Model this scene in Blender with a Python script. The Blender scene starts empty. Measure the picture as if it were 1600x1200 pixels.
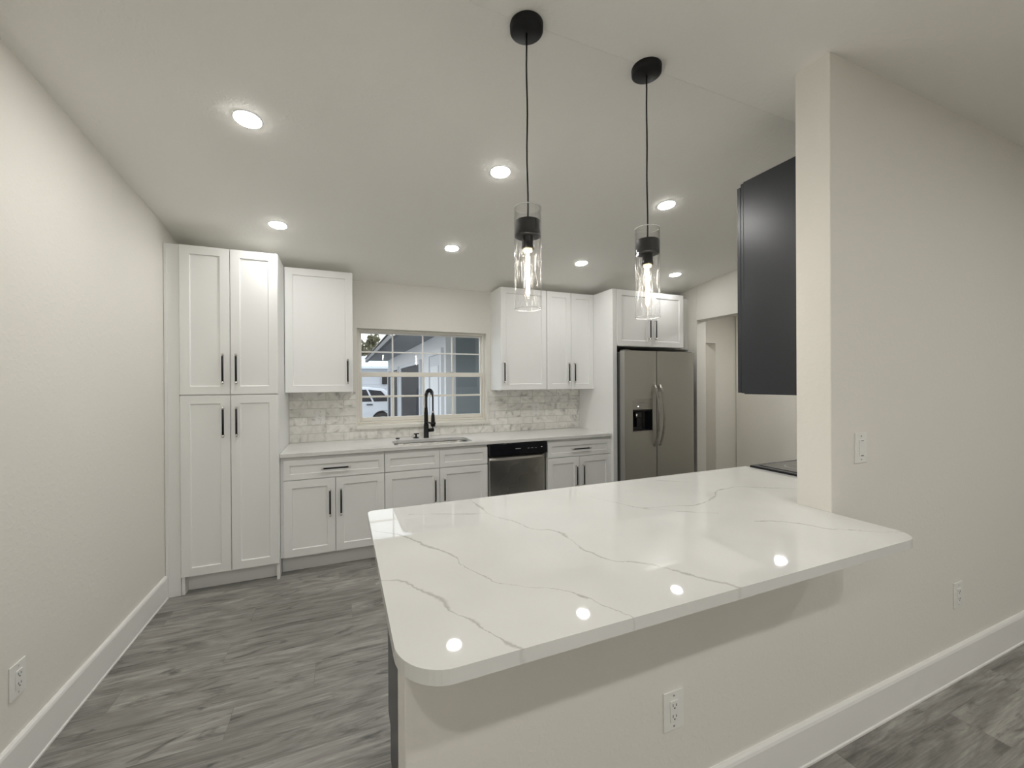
import bpy, bmesh, math, random
from mathutils import Vector, Matrix
random.seed(7)
C = bpy.context.scene.collection
PI = math.pi
SC = bpy.context.scene

# ------------------------------------------------------------ camera
cam_data = bpy.data.cameras.new('camera'); cam = bpy.data.objects.new('camera', cam_data); C.objects.link(cam)
yaw, pitch, roll = math.radians(22.637), math.radians(-0.11), math.radians(-0.33)
F = Vector((math.sin(yaw)*math.cos(pitch), math.cos(yaw)*math.cos(pitch), math.sin(pitch)))
R = Vector((math.cos(yaw), -math.sin(yaw), 0)); U = R.cross(F)
R2 = R*math.cos(roll)+U*math.sin(roll); U2 = U*math.cos(roll)-R*math.sin(roll)
cam.matrix_world = Matrix(((R2.x, U2.x, -F.x, 0), (R2.y, U2.y, -F.y, 0), (R2.z, U2.z, -F.z, 1.4634), (0, 0, 0, 1)))
cam_data.sensor_width = 36; cam_data.lens = 635.86/1600*36; cam_data.clip_start = .02; cam_data.clip_end = 200
SC.camera = cam

# ------------------------------------------------------------ world, exposure
w = bpy.data.worlds.new('world'); SC.world = w; w.use_nodes = True
wn = w.node_tree; wn.nodes.clear()
wo = wn.nodes.new('ShaderNodeOutputWorld'); wb = wn.nodes.new('ShaderNodeBackground')
wg = wn.nodes.new('ShaderNodeTexCoord'); ws = wn.nodes.new('ShaderNodeSeparateXYZ'); wr = wn.nodes.new('ShaderNodeValToRGB')
wn.links.new(wg.outputs['Generated'], ws.inputs[0]); wn.links.new(ws.outputs['Z'], wr.inputs[0])
wr.color_ramp.elements[0].position = 0.0; wr.color_ramp.elements[0].color = (1, .985, .96, 1)
wr.color_ramp.elements[1].position = .7; wr.color_ramp.elements[1].color = (.80, .88, 1, 1)
wn.links.new(wr.outputs[0], wb.inputs[0]); wb.inputs[1].default_value = 1.0
wn.links.new(wb.outputs[0], wo.inputs[0])
vs = SC.view_settings
vs.view_transform = 'Standard'; vs.look = 'None'; vs.gamma = 1; vs.use_curve_mapping = False; vs.exposure = 1.06
SC.cycles.max_bounces = 14; SC.cycles.diffuse_bounces = 12; SC.cycles.transparent_max_bounces = 24
SC.cycles.caustics_reflective = False; SC.cycles.caustics_refractive = False
SC.cycles.sample_clamp_indirect = 8.0

LAMP_L = 122.0
BACK_L = 70.0
DIN_L = 196.0      # recessed lamp radiance
LAMP_C = (1.0, .984, .945)
HALL_L = 165.0

# ------------------------------------------------------------ materials
def new_mat(name):
    m = bpy.data.materials.new(name); m.use_nodes = True
    nt = m.node_tree; b = nt.nodes['Principled BSDF']
    return m, nt, b
def N(nt, t, **kw):
    n = nt.nodes.new(t)
    for k, v in kw.items():
        if k.startswith('i_'):
            key = k[2:]
            key = int(key) if key.isdigit() else key.replace('_', ' ')
            n.inputs[key].default_value = v
        else: setattr(n, k, v)
    return n
def plain(name, col, rough=.5, metal=0, bump=0, bscale=200, coat=0, spec=None, var=0):
    m, nt, b = new_mat(name)
    b.inputs['Base Color'].default_value = (*col, 1); b.inputs['Roughness'].default_value = rough
    b.inputs['Metallic'].default_value = metal; b.inputs['Coat Weight'].default_value = coat
    if spec is not None: b.inputs['Specular IOR Level'].default_value = spec
    tc = N(nt, 'ShaderNodeTexCoord')
    no = N(nt, 'ShaderNodeTexNoise'); no.inputs['Scale'].default_value = bscale; no.inputs['Detail'].default_value = 3
    nt.links.new(tc.outputs['Object'], no.inputs['Vector'])
    if bump:
        bp = N(nt, 'ShaderNodeBump'); bp.inputs['Strength'].default_value = bump; bp.inputs['Distance'].default_value = .002
        nt.links.new(no.outputs['Fac'], bp.inputs['Height']); nt.links.new(bp.outputs[0], b.inputs['Normal'])
    mr = N(nt, 'ShaderNodeMapRange'); mr.inputs['To Min'].default_value = max(0, rough-.04); mr.inputs['To Max'].default_value = min(1, rough+.04)
    nt.links.new(no.outputs['Fac'], mr.inputs[0]); nt.links.new(mr.outputs[0], b.inputs['Roughness'])
    return m

def paint_mat(name, col, bump, scale):
    m, nt, b = new_mat(name)
    geo = N(nt, 'ShaderNodeNewGeometry')
    n1 = N(nt, 'ShaderNodeTexNoise'); n1.inputs['Scale'].default_value = scale; n1.inputs['Detail'].default_value = 4; n1.inputs['Roughness'].default_value = .55
    n2 = N(nt, 'ShaderNodeTexNoise'); n2.inputs['Scale'].default_value = scale*.12; n2.inputs['Detail'].default_value = 2; n2.inputs['Distortion'].default_value = 1.5
    for n in (n1, n2): nt.links.new(geo.outputs['Position'], n.inputs['Vector'])
    cr = N(nt, 'ShaderNodeMapRange'); cr.inputs['From Min'].default_value = .5; cr.inputs['From Max'].default_value = .7
    nt.links.new(n1.outputs['Fac'], cr.inputs[0])
    mm = N(nt, 'ShaderNodeMath', operation='MULTIPLY_ADD'); mm.inputs[1].default_value = .5
    nt.links.new(n2.outputs['Fac'], mm.inputs[0]); nt.links.new(cr.outputs[0], mm.inputs[2])
    bp = N(nt, 'ShaderNodeBump'); bp.inputs['Strength'].default_value = bump; bp.inputs['Distance'].default_value = .004
    nt.links.new(mm.outputs[0], bp.inputs['Height']); nt.links.new(bp.outputs[0], b.inputs['Normal'])
    b.inputs['Base Color'].default_value = (*col, 1); b.inputs['Roughness'].default_value = .6; b.inputs['Specular IOR Level'].default_value = .3
    return m

WALL = paint_mat('wall_paint', (.765, .748, .70), .10, 45)
CEIL = paint_mat('ceiling_paint', (.90, .89, .855), .13, 38)
TRIM = plain('trim_paint', (.84, .835, .825), .35)
CABW = plain('white_cabinet_paint', (.82, .825, .82), .5)
GAPB = plain('cabinet_shadow_gap', (.03, .03, .03), .7)
DARK = plain('charcoal_cabinet_paint', (.022, .025, .031), .30, bump=.04, bscale=900)
BLACK = plain('matte_black_metal', (.006, .006, .007), .45, spec=.3)
BLKG = plain('black_gloss', (.010, .010, .013), .12)
CHROME = plain('brushed_nickel', (.72, .70, .67), .25, 1)
PLASTIC = plain('white_plastic', (.80, .80, .78), .35)
SLOT = plain('dark_slot', (.03, .03, .03), .6)
SASH = plain('cream_sash_paint', (.80, .775, .71), .4)
SILLM = plain('sill_paint', (.76, .74, .69), .4)
FRIDGE_SIDE = plain('grey_enamel', (.10, .10, .10), .4)

def metal_mat(name, col, rough, sc=(1, 1, 120)):
    m, nt, b = new_mat(name)
    tc = N(nt, 'ShaderNodeTexCoord'); mp = N(nt, 'ShaderNodeMapping'); mp.inputs['Scale'].default_value = sc
    no = N(nt, 'ShaderNodeTexNoise'); no.inputs['Scale'].default_value = 6; no.inputs['Detail'].default_value = 4
    nt.links.new(tc.outputs['Object'], mp.inputs[0]); nt.links.new(mp.outputs[0], no.inputs['Vector'])
    mr = N(nt, 'ShaderNodeMapRange'); mr.inputs['To Min'].default_value = rough-.07; mr.inputs['To Max'].default_value = rough+.07
    nt.links.new(no.outputs['Fac'], mr.inputs[0]); nt.links.new(mr.outputs[0], b.inputs['Roughness'])
    b.inputs['Base Color'].default_value = (*col, 1); b.inputs['Metallic'].default_value = 1
    b.inputs['Anisotropic'].default_value = .5
    return m
STEEL_F = metal_mat('fridge_stainless', (.55, .54, .51), .36)
STEEL_H = metal_mat('handle_stainless', (.50, .48, .46), .28)
STEEL_D = plain('dishwasher_stainless', (.54, .53, .50), .27, 1, bscale=2)
STEEL_S = metal_mat('sink_stainless', (.42, .41, .39), .25)

# floor: grey vinyl planks running along x
def floor_mat():
    m, nt, b = new_mat('grey_vinyl_planks')
    geo = N(nt, 'ShaderNodeNewGeometry'); L = nt.links.new
    br = N(nt, 'ShaderNodeTexBrick'); br.offset = 0; br.inputs['Scale'].default_value = 1
    br.inputs['Brick Width'].default_value = 1.22; br.inputs['Row Height'].default_value = .181
    br.inputs['Mortar Size'].default_value = .0012; br.inputs['Mortar Smooth'].default_value = .3
    br.inputs['Color1'].default_value = (0, 0, 0, 1); br.inputs['Color2'].default_value = (1, 1, 1, 1); br.inputs['Mortar'].default_value = (.5, .5, .5, 1)
    ps = N(nt, 'ShaderNodeSeparateXYZ'); L(geo.outputs['Position'], ps.inputs[0])
    rw = N(nt, 'ShaderNodeMath', operation='DIVIDE'); rw.inputs[1].default_value = .181; L(ps.outputs['Y'], rw.inputs[0])
    fl_ = N(nt, 'ShaderNodeMath', operation='FLOOR'); L(rw.outputs[0], fl_.inputs[0])
    wn1 = N(nt, 'ShaderNodeTexWhiteNoise', noise_dimensions='1D'); L(fl_.outputs[0], wn1.inputs['W'])
    xo = N(nt, 'ShaderNodeMath', operation='MULTIPLY_ADD'); xo.inputs[1].default_value = 1.22; L(wn1.outputs['Value'], xo.inputs[0]); L(ps.outputs['X'], xo.inputs[2])
    bc = N(nt, 'ShaderNodeCombineXYZ'); L(xo.outputs[0], bc.inputs[0]); L(ps.outputs['Y'], bc.inputs[1]); L(bc.outputs[0], br.inputs['Vector'])
    # per plank offset of the grain
    sep = N(nt, 'ShaderNodeSeparateColor'); L(br.outputs['Color'], sep.inputs[0])
    off = N(nt, 'ShaderNodeVectorMath', operation='MULTIPLY_ADD'); off.inputs[1].default_value = (7.3, 11.7, 5.1)
    cmb = N(nt, 'ShaderNodeCombineXYZ')
    for i in range(3): L(sep.outputs[0], cmb.inputs[i])
    L(cmb.outputs[0], off.inputs[0]); L(geo.outputs['Position'], off.inputs[2])
    def noise(scale, detail, rough, dist):
        mp = N(nt, 'ShaderNodeMapping'); mp.inputs['Scale'].default_value = scale
        L(off.outputs[0], mp.inputs[0])
        n = N(nt, 'ShaderNodeTexNoise'); n.inputs['Scale'].default_value = 1; n.inputs['Detail'].default_value = detail
        n.inputs['Roughness'].default_value = rough; n.inputs['Distortion'].default_value = dist
        L(mp.outputs[0], n.inputs['Vector']); return n
    big = noise((1.5, 8, 1), 5, .6, 1.6)
    fine = noise((5, 90, 1), 5, .65, .8)
    knots = noise((2.4, 8, 1), 5, .6, 2.2)
    r1 = N(nt, 'ShaderNodeValToRGB'); e = r1.color_ramp.elements
    e[0].position = .30; e[0].color = (.135, .130, .120, 1); e[1].position = .72; e[1].color = (.40, .39, .365, 1)
    x = e.new(.52); x.color = (.27, .262, .245, 1)
    L(big.outputs['Fac'], r1.inputs[0])
    fr = N(nt, 'ShaderNodeMapRange'); fr.inputs['From Min'].default_value = .3; fr.inputs['From Max'].default_value = .7
    fr.inputs['To Min'].default_value = .72; fr.inputs['To Max'].default_value = 1.22; L(fine.outputs['Fac'], fr.inputs[0])
    kr = N(nt, 'ShaderNodeMapRange'); kr.inputs['From Min'].default_value = .28; kr.inputs['From Max'].default_value = .43
    kr.inputs['To Min'].default_value = .38; kr.inputs['To Max'].default_value = 1.0; L(knots.outputs['Fac'], kr.inputs[0])
    pr = N(nt, 'ShaderNodeMapRange'); pr.inputs['To Min'].default_value = .93; pr.inputs['To Max'].default_value = 1.08; L(sep.outputs[0], pr.inputs[0])
    m1 = N(nt, 'ShaderNodeMath', operation='MULTIPLY'); L(fr.outputs[0], m1.inputs[0]); L(kr.outputs[0], m1.inputs[1])
    m2 = N(nt, 'ShaderNodeMath', operation='MULTIPLY'); L(m1.outputs[0], m2.inputs[0]); L(pr.outputs[0], m2.inputs[1])
    mor = N(nt, 'ShaderNodeMapRange'); mor.inputs['To Min'].default_value = 1; mor.inputs['To Max'].default_value = .78; L(br.outputs['Fac'], mor.inputs[0])
    m3 = N(nt, 'ShaderNodeMath', operation='MULTIPLY'); L(m2.outputs[0], m3.inputs[0]); L(mor.outputs[0], m3.inputs[1])
    mx = N(nt, 'ShaderNodeVectorMath', operation='SCALE'); L(r1.outputs[0], mx.inputs[0]); L(m3.outputs[0], mx.inputs['Scale'])
    L(mx.outputs[0], b.inputs['Base Color'])
    b.inputs['Roughness'].default_value = .42; b.inputs['Specular IOR Level'].default_value = .4
    bp = N(nt, 'ShaderNodeBump'); bp.inputs['Strength'].default_value = .25; bp.inputs['Distance'].default_value = .001
    L(m3.outputs[0], bp.inputs['Height']); L(bp.outputs[0], b.inputs['Normal'])
    return m
FLOOR = floor_mat()

# quartz: white slab with thin grey veins drawn as curves (x as a function of y, or y of x)
VEINS = [
 ('y', [(0.1,1.53),(.165,1.462),(.222,1.369),(.267,1.287),(.309,1.211),(.319,1.12),(.349,1.06),(.369,1.003),(.396,.974),(.447,.941),(.498,.908),(.538,.862),(.563,.808),(.575,.757),(.599,.721)], 1.0),
 ('y', [(.09,1.135),(.141,1.101),(.186,1.042),(.214,.98),(.223,.922),(.262,.864),(.284,.804),(.306,.753),(.327,.721)], .9),
 ('y', [(.518,1.765),(.539,1.632),(.536,1.559),(.586,1.436),(.629,1.32),(.69,1.256),(.702,1.18),(.694,1.107),(.708,1.052),(.728,.992),(.78,.958),(.823,.908),(.861,.849),(.894,.791),(.93,.728)], .9),
 ('x', [(.243,1.662),(.357,1.62),(.477,1.567),(.534,1.559)], .75),
 ('x', [(1.03,1.69),(1.064,1.533),(1.112,1.427),(1.151,1.352),(1.286,1.331),(1.401,1.30),(1.507,1.33),(1.683,1.43),(1.762,1.442),(1.921,1.371),(2.039,1.295)], .85),
 ('x', [(1.148,1.348),(1.234,1.278),(1.374,1.18)], .7),
 ('x', [(1.536,1.709),(1.662,1.607),(1.74,1.479)], .7),
 ('x', [(1.42,1.06),(1.503,1.025),(1.558,.956),(1.597,.899),(1.679,.84),(1.739,.80),(1.80,.779)], .9),
 # back counter
 ('x', [(-.42,3.62),(-.2,3.78),(.1,3.66),(.35,3.80)], .5),
 ('x', [(.1,4.02),(.5,3.95),(1.1,4.0),(1.7,3.75),(2.5,3.7)], .4),
]
def quartz_mat():
    m, nt, b = new_mat('white_quartz'); L = nt.links.new
    geo = N(nt, 'ShaderNodeNewGeometry')
    def distort(src, scale, amp):
        n = N(nt, 'ShaderNodeTexNoise'); n.inputs['Scale'].default_value = scale; n.inputs['Detail'].default_value = 4
        L(geo.outputs['Position'], n.inputs['Vector'])
        s = N(nt, 'ShaderNodeVectorMath', operation='SUBTRACT'); s.inputs[1].default_value = (.5, .5, .5); L(n.outputs['Color'], s.inputs[0])
        a = N(nt, 'ShaderNodeVectorMath', operation='SCALE'); a.inputs['Scale'].default_value = amp; L(s.outputs[0], a.inputs[0])
        o = N(nt, 'ShaderNodeVectorMath', operation='ADD'); L(src, o.inputs[0]); L(a.outputs[0], o.inputs[1]); return o.outputs[0]
    p = distort(geo.outputs['Position'], 14, .035)
    p = distort(p, 60, .012)
    p = distort(p, 170, .005)
    sep = N(nt, 'ShaderNodeSeparateXYZ'); L(p, sep.inputs[0])
    wn_ = N(nt, 'ShaderNodeTexNoise'); wn_.inputs['Scale'].default_value = 9; L(geo.outputs['Position'], wn_.inputs['Vector'])
    wid = N(nt, 'ShaderNodeMapRange'); wid.inputs['From Min'].default_value = .42; wid.inputs['From Max'].default_value = .74
    wid.inputs['To Min'].default_value = .0012; wid.inputs['To Max'].default_value = .0085; L(wn_.outputs['Fac'], wid.inputs[0])
    total = None
    for ax, pts, amp in VEINS:
        t, f = ('Y', 'X') if ax == 'y' else ('X', 'Y')
        P = [((q[1], q[0]) if ax == 'y' else (q[0], q[1])) for q in pts]
        P.sort(); t0, t1 = P[0][0], P[-1][0]; f0 = min(q[1] for q in P); f1 = max(q[1] for q in P)
        if f1-f0 < .02: f1 = f0+.02
        mr = N(nt, 'ShaderNodeMapRange'); mr.inputs['From Min'].default_value = t0; mr.inputs['From Max'].default_value = t1; L(sep.outputs[t], mr.inputs[0])
        fc = N(nt, 'ShaderNodeFloatCurve'); cv = fc.mapping.curves[0]
        pp = [((q[0]-t0)/(t1-t0), (q[1]-f0)/(f1-f0)) for q in P]
        cv.points[0].location = pp[0]; cv.points[1].location = pp[-1]
        for q in pp[1:-1]: cv.points.new(*q)
        for q in cv.points: q.handle_type = 'AUTO_CLAMPED'
        fc.mapping.update(); L(mr.outputs[0], fc.inputs['Value'])
        bk = N(nt, 'ShaderNodeMath', operation='MULTIPLY_ADD'); bk.inputs[1].default_value = f1-f0; bk.inputs[2].default_value = f0; L(fc.outputs[0], bk.inputs[0])
        df = N(nt, 'ShaderNodeMath', operation='SUBTRACT'); L(sep.outputs[f], df.inputs[0]); L(bk.outputs[0], df.inputs[1])
        ab = N(nt, 'ShaderNodeMath', operation='ABSOLUTE'); L(df.outputs[0], ab.inputs[0])
        # average slope makes the width even
        dv = N(nt, 'ShaderNodeMath', operation='DIVIDE'); L(ab.outputs[0], dv.inputs[0]); L(wid.outputs[0], dv.inputs[1])
        iv = N(nt, 'ShaderNodeMapRange'); iv.inputs['From Min'].default_value = 0; iv.inputs['From Max'].default_value = 1.3 + abs((f1-f0)/(t1-t0))
        iv.inputs['To Min'].default_value = amp; iv.inputs['To Max'].default_value = 0; iv.interpolation_type = 'SMOOTHSTEP'; L(dv.outputs[0], iv.inputs[0])
        # only inside the run of the vein
        lo = N(nt, 'ShaderNodeMath', operation='GREATER_THAN'); lo.inputs[1].default_value = t0; L(sep.outputs[t], lo.inputs[0])
        hi = N(nt, 'ShaderNodeMath', operation='LESS_THAN'); hi.inputs[1].default_value = t1; L(sep.outputs[t], hi.inputs[0])
        a1 = N(nt, 'ShaderNodeMath', operation='MULTIPLY'); L(lo.outputs[0], a1.inputs[0]); L(hi.outputs[0], a1.inputs[1])
        a2 = N(nt, 'ShaderNodeMath', operation='MULTIPLY'); L(a1.outputs[0], a2.inputs[0]); L(iv.outputs[0], a2.inputs[1])
        if total is None: total = a2.outputs[0]
        else:
            mx = N(nt, 'ShaderNodeMath', operation='MAXIMUM'); L(total, mx.inputs[0]); L(a2.outputs[0], mx.inputs[1]); total = mx.outputs[0]
    cl = N(nt, 'ShaderNodeTexNoise'); cl.inputs['Scale'].default_value = 3; cl.inputs['Detail'].default_value = 5; L(geo.outputs['Position'], cl.inputs['Vector'])
    base = N(nt, 'ShaderNodeValToRGB'); base.color_ramp.elements[0].position = .35; base.color_ramp.elements[0].color = (.675, .675, .66, 1)
    base.color_ramp.elements[1].position = .7; base.color_ramp.elements[1].color = (.72, .72, .708, 1); L(cl.outputs['Fac'], base.inputs[0])
    sn = N(nt, 'ShaderNodeSeparateXYZ'); L(geo.outputs['Normal'], sn.inputs[0]); az = N(nt, 'ShaderNodeMath', operation='ABSOLUTE'); L(sn.outputs['Z'], az.inputs[0])
    ez = N(nt, 'ShaderNodeMapRange'); ez.inputs['To Min'].default_value = .3; L(az.outputs[0], ez.inputs[0])
    te = N(nt, 'ShaderNodeMath', operation='MULTIPLY'); L(total, te.inputs[0]); L(ez.outputs[0], te.inputs[1]); total = te.outputs[0]
    mix = N(nt, 'ShaderNodeMix', data_type='RGBA'); L(total, mix.inputs[0]); L(base.outputs[0], mix.inputs[6]); mix.inputs[7].default_value = (.46, .45, .43, 1)
    L(mix.outputs[2], b.inputs['Base Color']); b.inputs['Roughness'].default_value = .03; b.inputs['Specular IOR Level'].default_value = .5
    return m
QUARTZ = quartz_mat()

def tile_mat():
    m, nt, b = new_mat('marble_subway_tile'); L = nt.links.new
    geo = N(nt, 'ShaderNodeNewGeometry'); mp = N(nt, 'ShaderNodeSeparateXYZ'); L(geo.outputs['Position'], mp.inputs[0])
    sx = N(nt, 'ShaderNodeMath', operation='ADD'); sx.inputs[1].default_value = -1.96+3.0; L(mp.outputs['X'], sx.inputs[0])
    sz = N(nt, 'ShaderNodeMath', operation='ADD'); sz.inputs[1].default_value = -.9406; L(mp.outputs['Z'], sz.inputs[0])
    cb = N(nt, 'ShaderNodeCombineXYZ'); L(sx.outputs[0], cb.inputs[0]); L(sz.outputs[0], cb.inputs[1])
    br = N(nt, 'ShaderNodeTexBrick'); br.offset = .5; br.inputs['Scale'].default_value = 1; br.inputs['Brick Width'].default_value = .30
    br.inputs['Row Height'].default_value = .0755; br.inputs['Mortar Size'].default_value = .0022; br.inputs['Mortar Smooth'].default_value = .4
    br.inputs['Color1'].default_value = (0, 0, 0, 1); br.inputs['Color2'].default_value = (1, 1, 1, 1)
    L(cb.outputs[0], br.inputs['Vector'])
    sp = N(nt, 'ShaderNodeSeparateColor'); L(br.outputs['Color'], sp.inputs[0])
    of = N(nt, 'ShaderNodeVectorMath', operation='MULTIPLY_ADD'); of.inputs[1].default_value = (9, 4, 13)
    cc = N(nt, 'ShaderNodeCombineXYZ')
    for i in range(3): L(sp.outputs[0], cc.inputs[i])
    L(cc.outputs[0], of.inputs[0]); L(geo.outputs['Position'], of.inputs[2])
    v = N(nt, 'ShaderNodeTexNoise'); v.inputs['Scale'].default_value = 7; v.inputs['Detail'].default_value = 6; v.inputs['Distortion'].default_value = 2.2; L(of.outputs[0], v.inputs['Vector'])
    r = N(nt, 'ShaderNodeValToRGB'); e = r.color_ramp.elements; e[0].position = .30; e[0].color = (.46, .45, .43, 1); e[1].position = .60; e[1].color = (.86, .845, .815, 1)
    x = e.new(.42); x.color = (.74, .725, .695, 1); L(v.outputs['Fac'], r.inputs[0])
    tn = N(nt, 'ShaderNodeMapRange'); tn.inputs['To Min'].default_value = .9; tn.inputs['To Max'].default_value = 1.03; L(sp.outputs[0], tn.inputs[0])
    sc = N(nt, 'ShaderNodeVectorMath', operation='SCALE'); L(r.outputs[0], sc.inputs[0]); L(tn.outputs[0], sc.inputs['Scale'])
    mx = N(nt, 'ShaderNodeMix', data_type='RGBA'); L(br.outputs['Fac'], mx.inputs[0]); L(sc.outputs[0], mx.inputs[6]); mx.inputs[7].default_value = (.50, .485, .455, 1)
    L(mx.outputs[2], b.inputs['Base Color']); b.inputs['Roughness'].default_value = .3
    bp = N(nt, 'ShaderNodeBump', invert=True); bp.inputs['Strength'].default_value = .5; bp.inputs['Distance'].default_value = .0015; L(br.outputs['Fac'], bp.inputs['Height']); L(bp.outputs[0], b.inputs['Normal'])
    return m
TILE = tile_mat()

def glass_mat(name, tint=(1, 1, 1), ior=1.45, streak=False, extra=0.0):
    m = bpy.data.materials.new(name); m.use_nodes = True; nt = m.node_tree; nt.nodes.clear(); L = nt.links.new
    o = N(nt, 'ShaderNodeOutputMaterial'); t = N(nt, 'ShaderNodeBsdfTransparent'); g = N(nt, 'ShaderNodeBsdfGlossy'); mx = N(nt, 'ShaderNodeMixShader'); f = N(nt, 'ShaderNodeFresnel')
    t.inputs[0].default_value = (*tint, 1); g.inputs['Roughness'].default_value = .02; f.inputs['IOR'].default_value = ior
    ad = N(nt, 'ShaderNodeMath', operation='ADD', use_clamp=True); ad.inputs[1].default_value = extra
    gb = N(nt, 'ShaderNodeNewGeometry'); fb = N(nt, 'ShaderNodeMath', operation='SUBTRACT'); fb.inputs[0].default_value = 1.0; L(gb.outputs['Backfacing'], fb.inputs[1])
    fm = N(nt, 'ShaderNodeMath', operation='MULTIPLY'); L(f.outputs[0], fm.inputs[0]); L(fb.outputs[0], fm.inputs[1]); L(fm.outputs[0], ad.inputs[0])
    L(ad.outputs[0], mx.inputs[0]); L(t.outputs[0], mx.inputs[1]); L(g.outputs[0], mx.inputs[2]); L(mx.outputs[0], o.inputs[0])
    if streak:
        tr = N(nt, 'ShaderNodeBsdfTranslucent'); di = N(nt, 'ShaderNodeBsdfDiffuse'); m2 = N(nt, 'ShaderNodeMixShader'); m3 = N(nt, 'ShaderNodeMixShader')
        L(tr.outputs[0], m2.inputs[1]); L(di.outputs[0], m2.inputs[2]); m3.inputs[0].default_value = .05
        L(mx.outputs[0], m3.inputs[1]); L(m2.outputs[0], m3.inputs[2]); L(m3.outputs[0], o.inputs[0])
        g.inputs['Roughness'].default_value = .08
        tc = N(nt, 'ShaderNodeTexCoord'); mp = N(nt, 'ShaderNodeMapping'); mp.inputs['Scale'].default_value = (150, 150, 14)
        n = N(nt, 'ShaderNodeTexNoise'); n.inputs['Scale'].default_value = 1; n.inputs['Detail'].default_value = 2; n.inputs['Distortion'].default_value = .6
        L(tc.outputs['Object'], mp.inputs[0]); L(mp.outputs[0], n.inputs['Vector'])
        bp = N(nt, 'ShaderNodeBump'); bp.inputs['Strength'].default_value = .6; bp.inputs['Distance'].default_value = .003
        L(n.outputs['Fac'], bp.inputs['Height']); L(bp.outputs[0], g.inputs['Normal'])
        sr = N(nt, 'ShaderNodeMapRange'); sr.inputs['From Min'].default_value = .60; sr.inputs['From Max'].default_value = .72; sr.inputs['To Min'].default_value = .0; sr.inputs['To Max'].default_value = .40
        L(n.outputs['Fac'], sr.inputs[0])
        sz_ = N(nt, 'ShaderNodeSeparateXYZ'); L(tc.outputs['Object'], sz_.inputs[0])
        lt = N(nt, 'ShaderNodeMapRange'); lt.inputs['From Min'].default_value = .20; lt.inputs['From Max'].default_value = .265; lt.inputs['To Min'].default_value = 1; lt.inputs['To Max'].default_value = 0
        L(sz_.outputs['Z'], lt.inputs[0]); ml = N(nt, 'ShaderNodeMath', operation='MULTIPLY'); L(sr.outputs[0], ml.inputs[0]); L(lt.outputs[0], ml.inputs[1]); L(ml.outputs[0], m3.inputs[0])
    return m
GLASS_W = glass_mat('window_glass', (.95, .97, .97), 1.5, False, .02)
GLASS_P = glass_mat('pendant_glass', (.995, .995, .995), 1.5, True, .0)
GLASS_E = plain('painted_rim_highlight', (.85, .86, .86), .15)  # opaque near-white: the highlight on the glass rims, put into the colour
GLASS_B = glass_mat('bulb_glass', (1, .98, .95), 1.3, False, .02)
def emit(name, col, s):
    m = bpy.data.materials.new(name); m.use_nodes = True; nt = m.node_tree; b = nt.nodes['Principled BSDF']
    b.inputs['Base Color'].default_value = (.8, .8, .8, 1)
    b.inputs['Emission Color'].default_value = (*col, 1); b.inputs['Emission Strength'].default_value = s
    return m
LENS = emit('lamp_lens', LAMP_C, LAMP_L)
LENS_D = emit('lamp_lens_dining', LAMP_C, DIN_L)
LENS_B = emit('lamp_lens_back_row', LAMP_C, BACK_L)
LENS_R = emit('lamp_lens_by_fridge', LAMP_C, 42)
LENS_P = emit('passage_fill_lens', LAMP_C, 70)
LENS_H = emit('hall_fill_lens', LAMP_C, HALL_L)
FILA = emit('bulb_filament', (1, .93, .83), 82.0)
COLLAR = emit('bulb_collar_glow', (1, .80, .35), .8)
AMBER = emit('indicator_light', (.9, .95, 1), 2.5)

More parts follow.
